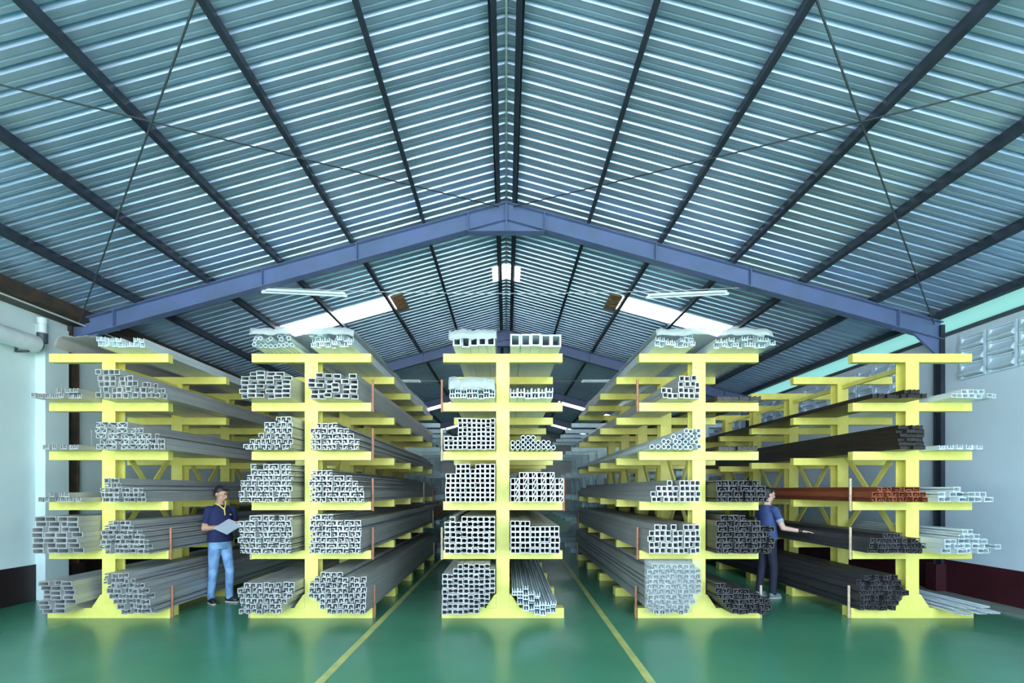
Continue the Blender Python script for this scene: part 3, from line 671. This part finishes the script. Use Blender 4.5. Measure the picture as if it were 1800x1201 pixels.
def person(loc, rz_, H, lab, arms, skin, top, legs_m, shoe, female, head_turn, head_nod, feet, polo):
    r = obj('person', None, loc=loc, rot=(0, 0, rz_), label=lab, cat='person')
    s = H/1.72
    V = lambda x, y, z: Vector((x*s, y*s, z*s))
    hc = V(0, -.025, 1.60)
    # the body: one continuous figure of skin
    b = Blob()
    b.loft([(0, 0, .84*s, .12*s, .085*s), (0, .0, .95*s, .128*s, .088*s), (0, 0, 1.06*s, .120*s, .086*s), (0, -.005, 1.20*s, .145*s, .10*s), (0, 0, 1.33*s, .155*s, .10*s), (0, .005, 1.42*s, .11*s, .07*s), (0, .0, 1.455*s, .06*s, .055*s)])
    b.chain([V(0, .01, 1.40), V(0, -.005, 1.49), V(0, -.02, 1.55)], (.062*s, .054*s, .052*s))
    RT_ = Matrix.Rotation(head_turn, 3, 'Z') @ Matrix.Rotation(head_nod, 3, 'X')
    hp = lambda x, y, z: hc + RT_ @ (Vector((x, y, z))*s)
    b.ell(hp(0, .012, .022), (.074*s, .092*s, .088*s), RT_); b.ell(hp(0, -.022, -.045), (.056*s, .064*s, .066*s), RT_); b.ell(hp(0, -.055, -.085), (.026*s, .022*s, .020*s), RT_)
    b.chain([hp(0, -.082, .022), hp(0, -.102, -.016)], (.009*s, .014*s)); b.ell(hp(0, -.092, -.022), (.018*s, .012*s, .010*s), RT_)
    b.ell(hp(0, -.084, -.053), (.024*s, .010*s, .009*s), RT_); b.ell(hp(0, -.076, .038), (.050*s, .014*s, .010*s), RT_)
    for q in (-1, 1):
        b.ell(hp(q*.078, .012, -.005), (.010*s, .020*s, .032*s), RT_)
        b.cap(V(q*.085, 0, .90), V(q*(.05+feet[0]), -feet[1]*q, .47), .085*s, .052*s) if False else None
    for q, (ft, kn) in zip((-1, 1), feet):
        b.chain([V(q*.070, .0, .85), V(*kn), V(ft[0], ft[1], .10)], (.066*s, .050*s, .034*s))
        b.chain([V(ft[0], ft[1], .07), V(ft[0]+ft[2]*.5, ft[1]+ft[3]*.5, .045), V(ft[0]+ft[2], ft[1]+ft[3], .035)], (.035*s, .032*s, .026*s))
    for q, (sh, el, wr_, hd, nn, cu) in zip((-1, 1), arms):
        b.chain([V(q*.11, 0, 1.37), V(*sh), V(*el), V(*wr_)], (.05*s, .052*s, .041*s, .027*s))
        hand(b, V(*wr_), hd, nn, -q if nn[2] < 0 else q, cu)
    b.build('body', skin, r, .0062, 3)
    # shirt
    b = Blob(); f = 1.0
    wv = .97 if female else 1.0
    b.loft([(0, 0, .905*s, .172*s, .130*s), (0, 0, .97*s, .168*s, .126*s), (0, -.004, 1.07*s, .150*s*wv, .114*s), (0, -.008, 1.20*s, .156*s*wv, .120*s), (0, -.002, 1.32*s, .164*s*wv, .116*s), (0, .004, 1.40*s, .135*s, .088*s), (0, .006, 1.447*s, .078*s, .066*s)])
    for q, (sh, el, wr_, hd, nn, cu) in zip((-1, 1), arms):
        S_, E_ = V(*sh), V(*el); b.chain([V(q*.09, 0, 1.365), S_, S_+(E_-S_)*.62], (.064*s, .058*s, .052*s))
    b.build('shirt', top, r, .009, 4)
    if polo:
        b = Blob(); b.chain([V(-.052, .02, 1.462), V(-.055, -.035, 1.448), V(-.004, -.098, 1.385)], (.014, .014, .010)); b.chain([V(.052, .02, 1.462), V(.055, -.035, 1.448), V(.006, -.098, 1.385)], (.014, .014, .010))
        b.chain([V(0, -.105, 1.39), V(0, -.122, 1.30)], (.010, .009)); b.build('collar', 'yel', r, .006, 2, 'yellow collar and placket')
        b = Blob(); b.ell(V(.085, -.115, 1.30), (.018, .006, .010)); b.build('chest_badge', 'yel', r, .004, 1, 'small red and yellow badge')
    else:
        for q, (sh, el, *_ ) in zip((-1, 1), arms):
            S_, E_ = V(*sh), V(*el); b = Blob(); d = (E_-S_); a = S_+d*.56; b.cap(a, S_+d*.60, .0560*s, .0550*s); b.build('sleeve_stripe', 'stripe', r, .007, 2, 'pale grey sleeve band')
    # trousers
    b = Blob()
    b.loft([(0, .004, .80*s, .150*s, .108*s), (0, .006, .88*s, .160*s, .118*s), (0, .004, .96*s, .150*s, .110*s), (0, 0, 1.0*s, .142*s, .102*s)])
    for q, (ft, kn) in zip((-1, 1), feet):
        b.chain([V(q*.078, .005, .86), V(*kn), V(ft[0], ft[1]+.005, .11)], (.088*s, .062*s, .050*s))
        k = V(*kn); b.cap(V(ft[0], ft[1], .115), V(ft[0], ft[1]-.005, .085), .050*s, .052*s)
    b.build('trousers', legs_m, r, .010, 4)
    b = Blob(); b.loft([(0, 0, .965*s, .155*s, .114*s), (0, 0, .995*s, .153*s, .112*s)]); b.build('belt', 'shoe', r, .008, 1)
    # shoes
    for q, (ft, kn) in zip((-1, 1), feet):
        F = Vector((ft[0], ft[1], 0))*s; D = Vector((ft[2], ft[3], 0))
        b = Blob(); b.chain([F-D*.25+Vector((0,0,.055)), F+D*.3+Vector((0,0,.052)), F+D*.9+Vector((0,0,.042)), F+D*1.15+Vector((0,0,.038))], (.041, .043, .040, .030))
        so = b.build('shoe', shoe, r, .008, 3)
        b = Blob(); b.chain([F-D*.25+Vector((0,0,.014)), F+D*.5+Vector((0,0,.014)), F+D*1.2+Vector((0,0,.014))], (.040, .043, .032))
        o = b.build('sole', 'sole', r, .008, 2); o.parent = so
        for v in o.data.vertices: v.co.z = max(.001, min(v.co.z, .022))
    # hair: a cap on the skull cut above the face
    b = Blob(); b.ell(hp(0, .030, .043), (.080*s, .090*s, .080*s), RT_)
    if female: b.ell(hp(0, .045, -.01), (.074*s, .072*s, .080*s), RT_); b.ell(hp(0, -.030, .082), (.064*s, .045*s, .026*s), RT_)
    else: b.ell(hp(0, .052, -.005), (.066*s, .058*s, .060*s), RT_); b.ell(hp(0, -.022, .088), (.060*s, .045*s, .024*s), RT_)
    for q in (-1, 1): b.ell(hp(q*.070, .02, .03), (.014*s, .030*s, .040*s), RT_)
    hr = b.build('hair', 'hair', r, .007, 2)
    for q in (-1, 1):
        b = Blob(); b.ell(hp(q*.030, -.078, .016), (.012*s, .006*s, .006*s), RT_); b.build('eye', 'eye', r, .003, 1)
        b = Blob(); b.ell(hp(q*.030, -.0835, .016), (.005*s, .003*s, .005*s), RT_); b.build('pupil', 'hair', r, .002, 1)
        b = Blob(); b.chain([hp(q*.016, -.088, .040), hp(q*.046, -.078, .042)], (.005*s, .004*s)); b.build('eyebrow', 'hair', r, .003, 1)
    b = Blob(); b.chain([hp(-.020, -.090, -.054), hp(0, -.096, -.053), hp(.020, -.090, -.054)], (.005*s, .007*s, .005*s)); b.build('mouth', 'lip', r, .003, 1)
    return r
# man: body turned between the camera and the right, looking down at papers
mrot = math.radians(60)
man = person((-4.20, 7.10, 0), mrot, 1.715, 'man in navy polo shirt and blue jeans reading papers in the left aisle',
   [((-.165, .0, 1.375), (-.200, .05, 1.105), (-.075, -.18, 1.13), (.75, -.62, .10), (.25, .15, -1), .28),
    ((.165, -.02, 1.375), (.205, -.03, 1.12), (.10, -.24, 1.15), (-.35, -.9, .15), (-.2, .1, -1), .28)],
   'skin', 'navy', 'jeans', 'shoe', False, math.radians(22), math.radians(24),
   (((-.10, .06, -.02, -.10), (-.095, .01, .48)), ((.09, -.08, .03, -.10), (.09, -.09, .48))), True)
pm = obj('document', None, loc=(-3.99, 6.92, 1.135), rot=(math.radians(18), math.radians(-28), mrot), label='sheaf of grey papers on a board held by the man', cat='paper')
bm = bmesh.new(); box(bm, -.13, -.16, 0, .13, .13, .006); obj('clipboard', mesh(bm, 'clipboard', 'paper'), pm)
for k in range(3):
    bm = bmesh.new(); box(bm, -.125+.004*k, -.15-.003*k, .007+k*.002, .122, .12, .0085+k*.002); obj('sheet', mesh(bm, 'sheet', 'paper'), pm, rot=(0, 0, .03*k))
# second person: seen from the side, reaching to the rightmost rack
prot = math.radians(98)
per = person((4.02, 7.46, 0), prot, 1.70, 'person in blue shirt and dark trousers reaching to the dark profiles on the rightmost rack',
   [((-.175, -.01, 1.37), (-.24, -.09, 1.10), (-.385, -.28, 1.06), (-.57, -.81, -.05), (.0, -.05, 1), .12),
    ((.175, .0, 1.37), (.205, .02, 1.09), (.19, -.08, .86), (0, -.25, -1), (-1, 0, 0), .25)],
   'skin2', 'royal', 'trouser', 'shoe2', True, math.radians(-6), math.radians(14),
   (((-.085, -.04, .01, -.10), (-.09, -.05, .48)), ((.085, .07, .01, -.10), (.09, .02, .48))), False)
b = Blob(); b.cap((-.366, -.255, 1.054), (-.378, -.271, 1.050), .031, .031); b.build('wristband', 'shoe', per, .005, 1, 'black wristband')
